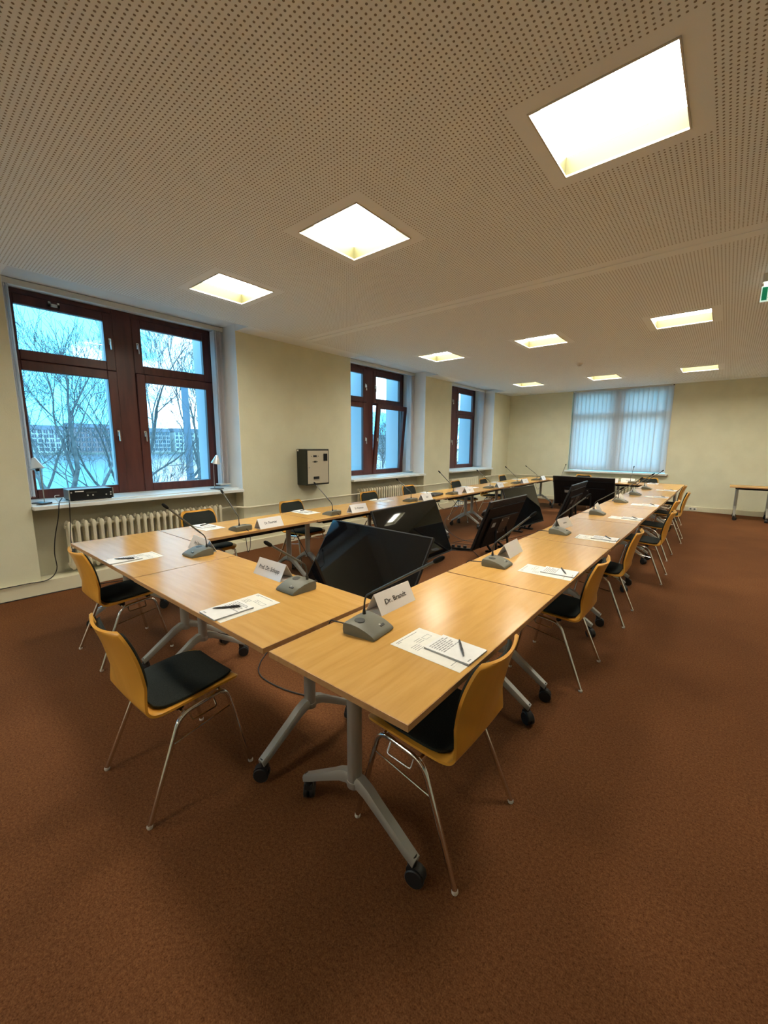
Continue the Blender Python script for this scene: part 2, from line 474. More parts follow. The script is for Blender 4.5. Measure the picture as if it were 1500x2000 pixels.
# windows -------------------------------------------------------------
def frame_ring(mb, y0, y1, z0, z1, w, x0, x1):
    mb.box(x0, x1, y0, y0+w, z0, z1).box(x0, x1, y1-w, y1, z0, z1).box(x0, x1, y0+w, y1-w, z0, z0+w).box(x0, x1, y0+w, y1-w, z1-w, z1)
def sash(root, y0, y1, z0, z1, hy=None, tilt=0.0):
    w = .105
    e = MB(); frame_ring(e, y0, y1, 0, z1-z0, w, -.03, .035)
    s = e.build('sash', 'mahogany', root, bevel=.006, seg=1)
    s.location = (0, 0, z0)
    s.rotation_euler = (0, tilt, 0)
    MB().box(-.006, .002, y0+w-.01, y1-w+.01, w-.01, z1-z0-w+.01).build('pane', 'window_glass', s)
    if hy is not None:
        h = MB().cbox((.042, hy, (z1-z0)*.5), (.016, .028, .075))
        h.tube([(.05, hy, (z1-z0)*.5+.02), (.075, hy, (z1-z0)*.5+.02), (.08, hy, (z1-z0)*.5-.10)], .0085, 8)
        h.build('handle', 'handle_metal', s, smooth=True)
def make_window(n, y0, y1, label, tilt):
    root = thing('window_%d' % n, label, None, (-6.06, 0, 0), kind='structure')
    z0, z1, zt = .94, 3.215, 2.478
    ym = (y0+y1)/2
    e = MB(); frame_ring(e, y0, y1, z0, z1, .07, -.05, .012)
    e.box(-.05, .012, y0, y1, zt-.03, zt+.03)
    e.build('frame', 'mahogany', root, bevel=.004, seg=1)
    MB().box(-.05, .025, ym-.11, ym+.11, z0, z1).build('mullion', 'mahogany', root, bevel=.004, seg=1)
    for a, b, hy, tl in ((y0+.065, ym-.105, ym-.155, 0), (ym+.105, y1-.065, ym+.155, tilt)):
        sash(root, a, b, z0+.005, zt-.003, hy, tl)
        sash(root, a, b, zt+.003, z1-.055, hy)
    return root
make_window(1, .87, 3.27, 'dark red wooden window nearest the camera, sill lamps before it', math.radians(1.3))
make_window(2, 5.54, 7.97, 'dark red wooden window in the middle bay, lower right sash tilted in', math.radians(5.5))
make_window(3, 9.12, 11.57, 'dark red wooden window in the farthest bay of the left wall', 0)
make_window(5, -3.25, -.85, 'dark red wooden window behind the viewer', 0)
make_window(6, -6.95, -4.55, 'dark red wooden window farthest behind the viewer', 0)
# top-light fitting on the first window
tag(MB().box(-6.02, -6.0, 1.34, 1.44, 3.09, 3.12).box(-6.02, -6.0, 1.34, 1.36, 3.09, 3.14).box(-6.02, -6.0, 1.42, 1.44, 3.09, 3.14).build('window_bracket', 'headrail'), 'small pale bracket on the top rail of the nearest window', 'bracket')
# window behind the blind in the end wall
w4 = thing('window_4', 'window behind the closed vertical blind in the end wall', None, ((FX0+FX1)/2, YF+.17, 0), math.pi/2, kind='structure')
e = MB(); frame_ring(e, -1.19, 1.19, .93, 3.14, .13, -.04, .04); e.box(-.04, .04, -1.19, 1.19, 2.37, 2.52).box(-.04, .04, -.14, .14, .93, 3.14)
e.build('frame', 'mahogany', w4)
for a, b in ((-1.06, -.14), (.14, 1.06)):
    MB().box(-.004, .004, a, b, 1.06, 2.37).build('pane', 'window_glass', w4)
    MB().box(-.004, .004, a, b, 2.52, 3.01).build('pane', 'window_glass', w4)

# window sills (structure)
for i, (y0, y1) in enumerate(BAYS):
    tag(MB().box(-6.03, -5.345, y0+.005, y1-.02, .895, .935).box(-6.03, -5.50, y0+.006, y1-.006, .935, .945).build('trim_%d' % (3+i if i < 3 else 4+i), 'sill_white', bevel=.005), 'white window sill in the %s bay' % BAY_NAMES[i], None, kind='structure')
tag(MB().box(FX0-.06, FX1+.06, YF-.10, YF+.14, .855, .90).build('trim_6', 'sill_white', bevel=.005), 'pale sill under the blind in the end wall', None, kind='structure')

# vertical blinds ------------------------------------------------------
def slat_mesh(h, w=.127, bow=.008):
    mb = MB(); ring0 = []; ring1 = []
    pts = [(-w/2, 0), (-w/4, bow*.75), (0, bow), (w/4, bow*.75), (w/2, 0)]
    th = .0012
    poly = [(a, b-th) for a, b in pts] + [(a, b+th) for a, b in reversed(pts)]
    mb.prism(poly, 'z', 0, h)
    return mb.mesh('slat', ['blind_slat'], smooth=True)
SL = slat_mesh(2.15)
for i, (y0, y1) in enumerate(BAYS):
    nm = BAY_NAMES[i]
    if i > 2: continue
    t = thing('vertical_blind', 'open vertical blind bunched at both sides of the %s left-wall window' % nm, 'blind', (-5.74, 0, .0), group='bunched window blinds')
    MB().box(-.035, .02, y0+.01, y1-.01, 3.155, 3.215).build('headrail', 'headrail', t, bevel=.004, seg=1)
    for k in range(8):
        o = add('slat', SL, t, (-.02+random.uniform(-.01, .01), y1-.045-.016*k, 1.0), (0, 0, math.radians(random.uniform(-10, 14))))
    for k in range(5):
        o = add('slat', SL, t, (-.02+random.uniform(-.01, .01), y0+.03+.016*k, 1.0), (0, 0, math.radians(random.uniform(-8, 8))))
    MB().box(-.09, .05, y1-.19, y1-.03, .985, 1.0).build('weight_bar', 'headrail', t)
SL2 = slat_mesh(2.17, .122, .013)
t = thing('vertical_blind', 'closed pale blue vertical blind in front of the end wall window', 'blind', (0, YF-.02, 0))
MB().box(FX0+.03, FX1-.03, -.03, .03, 3.09, 3.126).build('headrail', 'headrail', t)
nsl = 22
for k in range(nsl):
    x = FX0+.10+k*(FX1-FX0-.16)/(nsl-1)
    add('slat', SL2, t, (x, (-.006 if k % 2 else .006), .925), (0, 0, math.radians(-9 if k < 19 else (16, -28, 12)[k-19])))
MB().tube(catmull([(FX0+.06, -.03, .935), (-2.9, -.035, .93), (-2.2, -.03, .932), (FX1-.08, -.035, .93)]), .005, 6).build('spacer_chain', 'cable_black', t)

# ceiling lights -------------------------------------------------------
def make_light():
    t = thing('ceiling_light', 'x', 'ceiling light', (0, 0, 0))
    h = .11; s = LS
    MB().quad((-s, -s, 0), (s, -s, 0), (s, -s, h), (-s, -s, h)).quad((s, -s, 0), (s, s, 0), (s, s, h), (s, -s, h)).quad((s, s, 0), (-s, s, 0), (-s, s, h), (s, s, h)).quad((-s, s, 0), (-s, -s, 0), (-s, -s, h), (-s, s, h)).build('housing', 'housing_yellow', t, fix=False)
    MB().box(-s+.002, s-.002, -s+.002, s-.002, h-.006, h).build('diffuser', 'light_panel', t)
    e = MB(); frame_ring(e, -s, s, -s, s, .008, -.006, .004)
    # ring built in the yz plane: turn it flat
    e.v = [(y, z, x) for x, y, z in e.v]
    e.build('rim', 'light_rim', t)
    return t
proto = None
rows = ('nearest row', 'middle row', 'farthest row', 'row behind the viewer', 'rearmost row behind the viewer'); cols = ('on the window side', 'left of centre', 'right of centre', 'along the right wall')
for i, j in LAMPS:
    x, y = LX[i], LY[j]
    lab = 'glowing square recessed ceiling light, %s, %s' % (rows[j], cols[i])
    if proto is None:
        proto = make_light(); proto.location = (x, y, ZC); proto['label'] = lab; proto['group'] = 'square ceiling lights'
    else:
        copy_tree(proto, (x, y, ZC), 0, lab, 'square ceiling lights')

# ------------------------------------------------------------------ radiators
def section_mesh(h=.54):
    mb = MB()
    # three-column cast section seen edge on: slim body with bulged top and bottom hubs
    for yy in (-.05, .05):
        prof = [(.010, 0), (.021, .02), (.025, .05), (.019, .09), (.019, h-.09), (.025, h-.05), (.021, h-.02), (.008, h)]
        mb.rings([[(yy*.9+.030*math.cos(a)*(r/.025), r*math.sin(a), z) for a in [2*math.pi*k/8 for k in range(8)]] for r, z in prof])
    mb.box(-.05, .05, -.012, .012, .03, .085).box(-.05, .05, -.012, .012, h-.085, h-.03)
    mb.tube([(0, -.038, .06), (0, .038, .06)], .02, 8).tube([(0, -.038, h-.06), (0, .038, h-.06)], .02, 8)
    return mb.mesh('section', ['radiator_cream'], smooth=True)
SEC = section_mesh()
def radiator(label, x, y0, n, z, pitch=.076, rz=0.0, grp=None):
    t = thing('radiator', label, 'radiator', (x, y0, z), rz)
    for k in range(n):
        add('section', SEC, t, (0, k*pitch, 0))
    for k in (1, n-2):
        MB().box(-.08, -.02, k*pitch-.01, k*pitch+.01, -.02, .05).build('bracket', 'radiator_cream', t)
    MB().tube([(0, n*pitch-.045, .48), (0, n*pitch+.04, .48)], .011, 8).build('valve', 'radiator_cream', t, smooth=True)
    return t
radiator('cream ribbed radiator under the window nearest the camera', -5.49, 1.17, 24, .19)
radiator('cream ribbed radiator under the middle left-wall window', -5.49, 5.86, 19, .19)
t = thing('radiator', 'flat cream panel radiator under the farthest left-wall window', 'radiator', (-5.49, 9.3, .19))
MB().box(-.05, .05, 0, 1.5, 0, .54).build('panel', 'radiator_cream', t, bevel=.012)
for k in range(12):
    MB().box(.05, .054, .06+k*.12, .13+k*.12, .05, .49).build('rib', 'radiator_cream', t)
radiator('cream ribbed radiator under the blind of the end wall', -1.45, YF-.10, 26, .19, rz=math.pi/2)

# heating pipes along the walls
def pipe(label, pts, r=.013, m='radiator_cream'):
    return tag(MB().tube(fillet(pts, .05), r, 10).build('heating_pipe', m, smooth=True), label, 'pipe')
pipe('thin cream heating pipe between the first and second window', [(-5.49, 3.02, .67), (-5.49, 3.16, .67), (-5.37, 3.3, .655), (-5.37, 5.5, .655), (-5.37, 5.72, .655)])
pipe('thin cream heating pipe between the second and third window', [(-5.49, 7.28, .67), (-5.37, 7.9, .655), (-5.37, 9.2, .655)])
pipe('thin cream heating pipe running into the far left corner', [(-5.37, 10.95, .70), (-5.37, 12.64, .70), (-3.62, 12.66, .70)], .016)

# wall machine ---------------------------------------------------------
t = thing('coin_machine', 'dark green wall box with a cream front door beside the first window', 'wall box', (XW, 4.27, .925))
MB().box(0, .24, 0, .49, 0, .585).build('body', 'machine_green', t, bevel=.006)
d = MB().box(.24, .249, .025, .465, .025, .56).build('door', 'machine_cream', t, bevel=.003)
MB().box(.249, .254, .14, .21, .455, .485).build('coin_slot', 'rubber_black', d)
MB().box(.249, .258, .36, .44, .39, .51).build('display', 'plastic_black', d)
MB().box(.249, .262, .14, .25, .10, .14).build('coin_tray', 'rubber_black', d)
MB().box(.249, .2505, .12, .235, .375, .385).box(.249, .2505, .15, .205, .366, .394).build('emblem', 'machine_green', d)
MB().lathe([(.012, 0), (.012, .008), (.006, .01)], 12, Matrix.Translation((.249, .055, .29)) @ Matrix.Rotation(math.pi/2, 4, 'Y')).build('lock', 'alu_grey', d)
for yy in (.105, .245):
    MB().lathe([(.007, 0), (.007, .004)], 10, Matrix.Translation((.249, yy, .47)) @ Matrix.Rotation(math.pi/2, 4, 'Y')).build('button', 'pen_black', d)
MB().box(.02, .05, -.002, .0, .55, .575).build('sticker', 'paper_white', t)

# sockets
for k, (x, lab) in enumerate(((-.52, 'white double socket low on the end wall right of the blind'), (-4.15, 'white socket low on the end wall near the left corner'))):
    t = thing('wall_socket', lab, 'socket', (x, YF-.04, .06))
    MB().box(-.08, .08, -.012, 0, -.035, .035).build('plate', 'socket_white', t, bevel=.004)
    for s in (-.04, .04):
        MB().lathe([(.022, 0), (.022, .002)], 14, Matrix.Translation((s, -.012, 0)) @ Matrix.Rotation(math.pi/2, 4, 'X')).build('outlet', 'mic_grey', t)
t = thing('wall_socket', 'small white socket higher on the end wall near the left corner', 'socket', (-4.30, YF, .38))
MB().box(-.04, .04, -.012, 0, -.04, .04).build('plate', 'socket_white', t, bevel=.004)
MB().lathe([(.022, 0), (.022, .002)], 14, Matrix.Translation((0, -.012, 0)) @ Matrix.Rotation(math.pi/2, 4, 'X')).build('outlet', 'mic_grey', t)

# smoke detector
t = thing('smoke_detector', 'small white smoke detector on the ceiling before the far lights', 'smoke detector', (-2.33, 8.57, ZC))
MB().lathe([(.055, 0), (.055, -.018), (.04, -.026)], 20).build('base', 'detector_white', t, smooth=True)
MB().lathe([(.036, -.026), (.036, -.045), (.02, -.055), (.004, -.056)], 20).build('sensor', 'detector_white', t, smooth=True)

# exit sign hanging at the right
t = thing('exit_sign', 'lit green emergency exit sign hanging from the ceiling at the right', 'exit sign', (.08, 5.3, 2.89))
MB().box(0, .42, -.03, .03, .165, .2385).build('housing', 'detector_white', t, bevel=.006)
MB().box(.015, .405, -.026, .026, .135, .166).build('lamp_cover', 'sign_lamp', t)
pn = MB().box(0, .40, -.006, .006, 0, .135).build('panel', 'sign_white', t, bevel=.002)
MB().box(.008, .045, -.0085, -.006, .012, .125).box(.165, .395, -.0085, -.006, .012, .125).build('sign_field', 'sign_green', pn)
fg = MB()
def limb(a, b, w):
    a = Vector((a[0], 0, a[1])); b = Vector((b[0], 0, b[1])); d = (b-a).normalized(); n = Vector((-d.z, 0, d.x))*w/2
    y0, y1 = -.009, -.006
    q = [a+n, b+n, b-n, a-n]
    fg.rings([[Vector((p.x, y0, p.z)) for p in q], [Vector((p.x, y1, p.z)) for p in q]])
limb((.098, .092), (.088, .055), .024); limb((.088, .058), (.108, .040), .012); limb((.108, .042), (.118, .018), .010)
limb((.086, .055), (.074, .034), .012); limb((.074, .036), (.052, .030), .010); limb((.098, .088), (.120, .078), .009); limb((.120, .078), (.132, .092), .008)
limb((.092, .090), (.070, .084), .009); limb((.070, .085), (.062, .066), .008)
fg.lathe([(.0105, 0), (.0105, .003)], 12, Matrix.Translation((.107, -.009, .110)) @ Matrix.Rotation(-math.pi/2, 4, 'X'))
fg.build('running_figure', 'sign_green', pn)
ar = MB()
ar.box(.25, .36, -.0095, -.0085, .058, .078); ar.rings([[(.25, -.0095, .04), (.25, -.0095, .096), (.215, -.0095, .068)], [(.25, -.0085, .04), (.25, -.0085, .096), (.215, -.0085, .068)]])
ar.build('arrow', 'sign_white', pn)

# desk lamps on the sill ------------------------------------------------
def desk_lamp(loc, rz, label):
    t = thing('desk_lamp', label, 'lamp', loc, rz)
    MB().box(-.055, .055, -.075, .075, 0, .012).build('base', 'pen_black', t, bevel=.004)
    MB().tube(fillet([(0, .04, .01), (0, .035, .36), (0, .025, .39)], .03), .0045, 8).build('pole', 'alu_grey', t, smooth=True)
    M = Matrix.Translation((0, .0, .365)) @ Matrix.Rotation(math.radians(14), 4, 'X')
    MB().lathe([(.062, 0), (.064, .002), (.020, .112), (.012, .12), (.010, .118), (.058, .004)], 20, M).build('lamp_shade', 'lamp_silver', t, smooth=True)
    MB().lathe([(.012, -.025), (.018, -.015), (.018, .02), (.008, .03)], 12, M).build('bulb_socket', 'rubber_black', t, smooth=True)
desk_lamp((-5.53, .975, .945), math.radians(-60), 'silver cone desk lamp on the sill beside the amplifier')
desk_lamp((-5.56, 2.95, .945), math.radians(120), 'white cone desk lamp at the right end of the nearest window sill')

# amplifier on the sill
t = thing('audio_amplifier', 'black-fronted audio amplifier standing on the nearest window sill', 'amplifier', (-5.50, 1.42, .945), math.pi/2)
MB().box(-.205, .205, .0, .24, .012, .125).build('case', 'amp_grey', t, bevel=.004)
fp = MB().box(-.21, .21, -.012, 0, .012, .125).build('front_panel', 'plastic_black', t, bevel=.002)
MB().box(-.213, -.206, -.018, 0, .012, .125).build('side_rail', 'alu_grey', t)
MB().box(.206, .213, -.018, 0, .012, .125).build('side_rail', 'alu_grey', t)
MB().box(-.155, -.075, -.0135, -.012, .098, .108).build('name_strip', 'paper_white', fp)
MB().box(-.05, .05, -.0135, -.012, .075, .095).build('display', 'machine_green', fp)
for x, z in ((-.04, .055), (.01, .055), (.14, .052), (.185, .075), (.185, .048), (-.19, .095)):
    MB().lathe([(.008, 0), (.007, .008)], 12, Matrix.Translation((x, -.012, z)) @ Matrix.Rotation(math.pi/2, 4, 'X')).build('knob', 'button_light', fp)
for x in (-.18, .18):
    for y in (.02, .21):
        MB().cbox((x, y, .006), (.03, .03, .012)).build('foot', 'rubber_black', t)

# ------------------------------------------------------------------ tables
TL, TD, TZ = 1.40, .70, .738
def caster_mesh():
    mb = MB()
    for sx in (-1, 1):
        M = Matrix.Translation((sx*.0135, -.014, .036)) @ Matrix.Rotation(math.pi/2, 4, 'Y')
        mb.lathe([(.018, -.0095), (.033, -.0095), (.036, -.006), (.036, .006), (.033, .0095), (.018, .0095)], 18, M)
    # hood over the wheels and stem
    pr = [(-.050, .040), (-.046, .060), (-.030, .074), (-.008, .080), (.014, .078), (.018, .066), (.016, .045)]
    mb.prism(pr + [(.006, .045), (-.02, .058), (-.04, .04)], 'x', -.004, .004)
    mb.prism(pr, 'x', -.017, -.0035); mb.prism(pr, 'x', .0035, .017)
    mb.lathe([(.017, .066), (.019, .09), (.017, .118)], 14)
    return mb.mesh('caster', ['rubber_black'], smooth=True)
CAST = caster_mesh()
def foot_mesh():
    mb = MB()
    for s in (-1, 1):
        path = [(.0, .262), (.035, .262), (.075, .245), (.12, .215), (.19, .170), (.262, .122), (.30, .099)]
        hw = [.022, .023, .0235, .0235, .023, .022, .021]; th = [.048, .046, .040, .034, .031, .029, .028]
        rings = []
        for i, (y, z) in enumerate(path):
            a = path[max(i-1, 0)]; b = path[min(i+1, len(path)-1)]
            d = Vector((0, b[0]-a[0], b[1]-a[1])).normalized(); n = Vector((0, -d.z, d.y))
            if i == len(path)-1: n = Vector((0, .25, .97)).normalized()
            c = Vector((0, y, z)); w = hw[i]; h = th[i]
            ring = []
            for px, pz in ((-w, -h*.45), (-w*.8, -h*.5), (w*.8, -h*.5), (w, -h*.45), (w, h*.2), (w*.72, h*.5), (-w*.72, h*.5), (-w, h*.2)):
                p = c+n*pz; ring.append((px, p.y*s, p.z))
            rings.append(ring)
        mb.rings(rings)
    return mb.mesh('foot', ['alu_grey'], smooth=True)
FOOT = foot_mesh()
def make_table(L, D, name, label, cat, group, mats=('beech_top', 'beech_edge')):
    t = thing(name, label, cat, group=group)
    MB().box(-L/2+.0015, L/2-.0015, -D/2+.0015, D/2-.0015, TZ-.025, TZ).build('tabletop', mats[0], t, bevel=.0015, seg=1)
    e = MB()
    for b in ((-L/2, L/2, -D/2, -D/2+.0015), (-L/2, L/2, D/2-.0015, D/2), (-L/2, -L/2+.0015, -D/2, D/2), (L/2-.0015, L/2, -D/2, D/2)):
        e.box(b[0], b[1], b[2], b[3], TZ-.0245, TZ-.0008)
    e.build('edge_band', mats[1], t)
    ix = L/2-.134
    MB().box(-ix, ix, -.035, .035, .655, .695).build('beam', 'plastic_black', t, bevel=.004)
    MB().box(-ix, ix, -D/2+.05, -D/2+.075, .672, .712).box(-ix, ix, D/2-.075, D/2-.05, .672, .712).build('rail', 'plastic_black', t)
    cm = MB().lathe([(.029, .245), (.029, .66)], 20).mesh('column', ['alu_grey'], smooth=True)
    for s in (-1, 1):
        add('column', cm, t, (s*ix, 0, 0))
        MB().box(s*ix-.035, s*ix+.035, -D/2+.09, D/2-.09, .675, .713).build('support_arm', 'plastic_black', t, bevel=.004)
        f = add('foot', FOOT, t, (s*ix, 0, 0))
        MB().lathe([(.031, .235), (.033, .25), (.031, .262)], 20).build('collar', 'alu_grey', f, smooth=True)
        add('caster', CAST, f, (0, .283, 0), (0, 0, random.uniform(2.2, 4.2)))
        add('caster', CAST, f, (0, -.283, 0), (0, 0, random.uniform(-.9, 1.6)))
    return t
ORD = ('first', 'second', 'third', 'fourth', 'fifth', 'sixth', 'seventh')
tbl = make_table(TL, TD, 'conference_table', 'x', 'table', 'beech conference tables')
def put_table(x, y, rz, label):
    global tbl_used
    if not tbl_used:
        tbl.location = (x, y, 0); tbl.rotation_euler = (0, 0, rz); tbl['label'] = label; tbl_used = True; return tbl
    return copy_tree(tbl, (x, y, 0), rz, label, 'beech conference tables')
tbl_used = False
RT = []; LT = []
for i in range(7):
    x = -1.006 if i == 0 else -1.012+.004*(i % 3-1)
    y = .894+.7035+1.408*i
    put_table(x, y, math.pi/2 + (math.radians(.5) if i == 0 else 0), 'beech table on wheels, %s from the camera in the right-hand row' % ORD[i])
for i in range(7):
    put_table(-3.83+.006*(i % 2), 1.60+.7035+1.408*i, -math.pi/2, 'beech table on wheels, %s from the camera in the window-side row' % ORD[i])
put_table(-2.088, 1.242, math.pi, 'beech table at the near end, closer to the right-hand row')
put_table(-3.495, 1.246, math.pi, 'beech table at the near end, closer to the radiator')
put_table(-1.365, 11.115, 0, 'beech table at the far end, on the right before the blind')
put_table(-2.775, 11.115, 0, 'beech table at the far end, behind the black monitor backs')
st = make_table(.80, .60, 'side_table', 'small beech side table on wheels against the end wall at the right', 'table', None)
st.location = (.52, 11.98, 0)

# ------------------------------------------------------------------ chairs
def chair_parts():
    # profile rows: (y, z, half width)
    P = [(.222, .430, .150), (.221, .436, .176), (.214, .442, .194), (.198, .447, .205), (.16, .450, .211), (.10, .449, .213), (.02, .444, .213), (-.06, .438, .211), (-.115, .434, .208),
         (-.150, .434, .205), (-.176, .441, .203), (-.194, .458, .201), (-.204, .482, .198), (-.211, .515, .194), (-.218, .555, .192), (-.226, .60, .197), (-.235, .65, .203), (-.246, .70, .204), (-.259, .745, .200), (-.272, .782, .192), (-.281, .806, .180), (-.286, .818, .164), (-.288, .823, .140)]
    def surf(rows, nc, off0, off1, inset, side):
        mb = MB(); A = []; B = []
        n = len(rows)
        for i, (y, z, w) in enumerate(rows):
            a = rows[max(i-1, 0)]; b = rows[min(i+1, n-1)]
            d = Vector((0, b[0]-a[0], b[1]-a[1])).normalized()
            nr = Vector((0, -d.z, d.y)); nr = -nr if nr.z*1 + nr.y*1 < 0 else nr     # towards sitter: up / forward
            isback = max(0.0, min(1.0, (z-.47)/.1))
            ra = []; rb = []
            for j in range(nc):
                u = -1+2*j/(nc-1); x = u*(w-inset)
                bow = isback*.030*u*u + (1-isback)*.004*u*u
                base = Vector((x, y, z)) + nr*bow
                ra.append(base+nr*off0); rb.append(base+nr*off1)
            A.append(ra); B.append(rb)
        k = nc
        base = len(mb.v)
        for r in A: mb.v += [tuple(p) for p in r]
        nb = len(mb.v)
        for r in B: mb.v += [tuple(p) for p in r]
        def F(*q): mb.f.append(q); mb.mi.append(0)
        for i in range(n-1):
            for j in range(k-1):
                F(base+i*k+j, base+i*k+j+1, base+(i+1)*k+j+1, base+(i+1)*k+j)
                F(nb+i*k+j, nb+(i+1)*k+j, nb+(i+1)*k+j+1, nb+i*k+j+1)
            F(base+i*k, base+(i+1)*k, nb+(i+1)*k, nb+i*k)
            F(base+i*k+k-1, nb+i*k+k-1, nb+(i+1)*k+k-1, base+(i+1)*k+k-1)
        for j in range(k-1):
            F(base+j, nb+j, nb+j+1, base+j+1)
            e = (n-1)*k
            F(base+e+j, base+e+j+1, nb+e+j+1, nb+e+j)
        return mb
    def dense(rows, m=2):
        pts = [Vector((r[0], r[1], r[2])) for r in rows]
        return [(p.x, p.y, p.z) for p in catmull(pts, m)]
    shell = surf(dense(P), 11, 0, .011, 0, 1).mesh('shell', ['beech_shell'], smooth=True)
    def pad(rows, off):
        # rounded pad: dense inner rows, corners eased
        R_ = dense(rows, 2); n = len(R_); out = []
        for i, (y, z, w) in enumerate(R_):
            s = min(i, n-1-i)
            ease = (.040, .022, .011, .005, .002)[s] if s < 5 else 0
            out.append((y, z, w-.016-ease))
        mb = surf(out, 11, .0112, .026, 0, 1)
        return mb.mesh('pad', ['fabric_black'], smooth=True, bevel=.006, seg=2)
    seat_rows = [(.211, .4435, .205), (.16, .450, .211), (.10, .449, .213), (.02, .444, .213), (-.06, .438, .211), (-.115, .434, .208), (-.150, .435, .205)]
    back_rows = [(-.206, .495, .196), (-.218, .555, .192), (-.226, .60, .197), (-.235, .65, .203), (-.246, .70, .204), (-.259, .745, .200), (-.272, .782, .192), (-.279, .804, .184)]
    sp = pad(seat_rows, 0); bp = pad(back_rows, 0)
    return shell, sp, bp
SHELL, SPAD, BPAD = chair_parts()
def chair_frame():
    out = []
    for s in (-1, 1):
        p = [(s*.245, -.237, .012), (s*.213, -.070, .408), (s*.205, .150, .428), (s*.245, .237, .012)]
        out.append(MB().tube(fillet(p, .055, 7), .0105, 10).mesh('leg_frame', ['chrome'], smooth=True))
    return out
LEGF = chair_frame()
XBAR = MB().tube([(-.212, -.055, .411), (-.10, -.05, .405), (.10, -.05, .405), (.212, -.055, .411)], .009, 8).tube([(-.205, .125, .424), (.205, .125, .424)], .009, 8).mesh('cross_bar', ['chrome'], smooth=True)
BLOCK = MB().cbox((-.15, -.05, .420), (.05, .03, .022)).cbox((.15, -.05, .420), (.05, .03, .022)).cbox((-.15, .125, .433), (.05, .03, .014)).cbox((.15, .125, .433), (.05, .03, .014)).mesh('mount_block', ['rubber_black'])
LINK = [MB().tube(fillet([(s*.212, -.03, .412), (s*.236, -.03, .372), (s*.236, .085, .380), (s*.208, .085, .420)], .012, 4), .004, 6).mesh('link_bracket', ['chrome'], smooth=True) for s in (-1, 1)]
ROD = [MB().tube([(s*.224, -.118, .295), (s*.2135, .163, .335)], .0035, 6).mesh('spacer_rod', ['chrome'], smooth=True) for s in (-1, 1)]
GLIDE = MB().lathe([(.011, 0), (.0125, .004), (.0122, .011), (.010, .016)], 10).mesh('glide', ['glide_white'], smooth=True)
def make_chair():
    t = thing('stacking_chair', 'x', 'chair')
    add('shell', SHELL, t); add('seat_pad', SPAD, t); add('back_pad', BPAD, t)
    for i in (0, 1):
        s = (-1, 1)[i]
        lf = add('leg_frame', LEGF[i], t)
        add('glide', GLIDE, lf, (s*.245, -.237, 0)); add('glide', GLIDE, lf, (s*.245, .237, 0))
        add('link_bracket', LINK[i], t); add('spacer_rod', ROD[i], t)
    add('cross_bar', XBAR, t); add('mount_block', BLOCK, t)
    return t
chair0 = make_chair(); chair_used = False
def put_chair(x, y, rz, label, group):
    global chair_used
    if not chair_used:
        chair0.location = (x, y, 0); chair0.rotation_euler = (0, 0, rz); chair0['label'] = label; chair0['group'] = group; chair_used = True
        return chair0
    return copy_tree(chair0, (x, y, 0), rz, label, group)
R = math.radians
for i, (x, y, a) in enumerate(((-.815, 1.345, 0), (-.805, 2.93, 0), (-.78, 4.185, 1), (-.665, 5.77, 0), (-.72, 7.0, -2), (-.68, 8.42, 2), (-.82, 9.95, -2))):
    put_chair(x, y, R(90+a), 'beech shell chair with black pads, %s from the camera along the right-hand row' % ORD[i], 'chairs along the right-hand row')
put_chair(-1.92, .74, R(1), 'beech shell chair with black seat pad in the left foreground', 'chairs at the near end')
put_chair(-3.445, 1.01, R(0), 'beech shell chair at the near end beside the radiator', 'chairs at the near end')
for i, (x, y, a) in enumerate(((-4.34, 2.18, -90), (-4.22, 3.40, -88), (-4.20, 4.93, -92), (-4.36, 6.25, -90), (-4.25, 7.82, -91), (-4.08, 8.80, -88), (-4.24, 10.22, -90))):
    put_chair(x, y, R(a), 'black padded beech chair with its back to the windows, %s from the camera' % ORD[i], 'chairs along the window-side row')
put_chair(-2.92, 11.72, R(180), 'beech chair at the far end, behind the monitor backs', 'chairs at the far end')
put_chair(-1.42, 11.66, R(178), 'black padded beech chair at the far end, on the right before the blind', 'chairs at the far end')

# ------------------------------------------------------------------ microphones
def mic_base_mesh():
    mb = MB()
    prof = [(-.082, .0), (-.086, .018), (-.084, .046), (-.074, .053), (-.04, .054), (.0, .048), (.04, .035), (.070, .021), (.082, .012), (.084, .005), (.080, .0)]
    hw = .086
    rings = []
    for u, sc_, dz in ((-1, .90, .0), (-.97, .985, 0), (-.8, 1, 0), (0, 1, .002), (.8, 1, 0), (.97, .985, 0), (1, .90, .0)):
        ring = []
        for y, z in prof:
            zz = z*(1 if abs(u) < .95 else (.94 if abs(u) < .99 else .80)) + (dz if z > .01 else 0)
            ring.append((u*hw*(1-.08*(y+.08)/.16), y*sc_, zz))
        rings.append(ring)
    mb.rings(rings)
    return mb.mesh('base', ['mic_grey'], smooth=True)
MICB = mic_base_mesh()
def gz(y):
    return .054-.0 if y < -.03 else .05
STEMX = -.038
MIC_GRILLE = MB().lathe([(.024, 0), (.024, .0015), (.020, .0018)], 20, Matrix.Translation((.030, -.030, .0535)) @ Matrix.Rotation(R(-4), 4, 'X')).mesh('speaker_grille', ['mic_dark'])
MIC_BTN = MB().cbox((0, 0, 0), (.030, .011, .004), Matrix.Translation((-.028, .052, .0315)) @ Matrix.Rotation(R(-23), 4, 'X')).mesh('talk_button', ['mic_dark'])
MIC_LED = MB().cbox((0, 0, 0), (.009, .009, .003), Matrix.Translation((-.017, .046, .0345)) @ Matrix.Rotation(R(-21), 4, 'X')).mesh('indicator', ['button_light'])
MIC_COL = MB().lathe([(.009, .050), (.008, .066), (.006, .078)], 12, Matrix.Translation((STEMX, -.055, 0))).mesh('collar', ['mic_dark'], smooth=True)
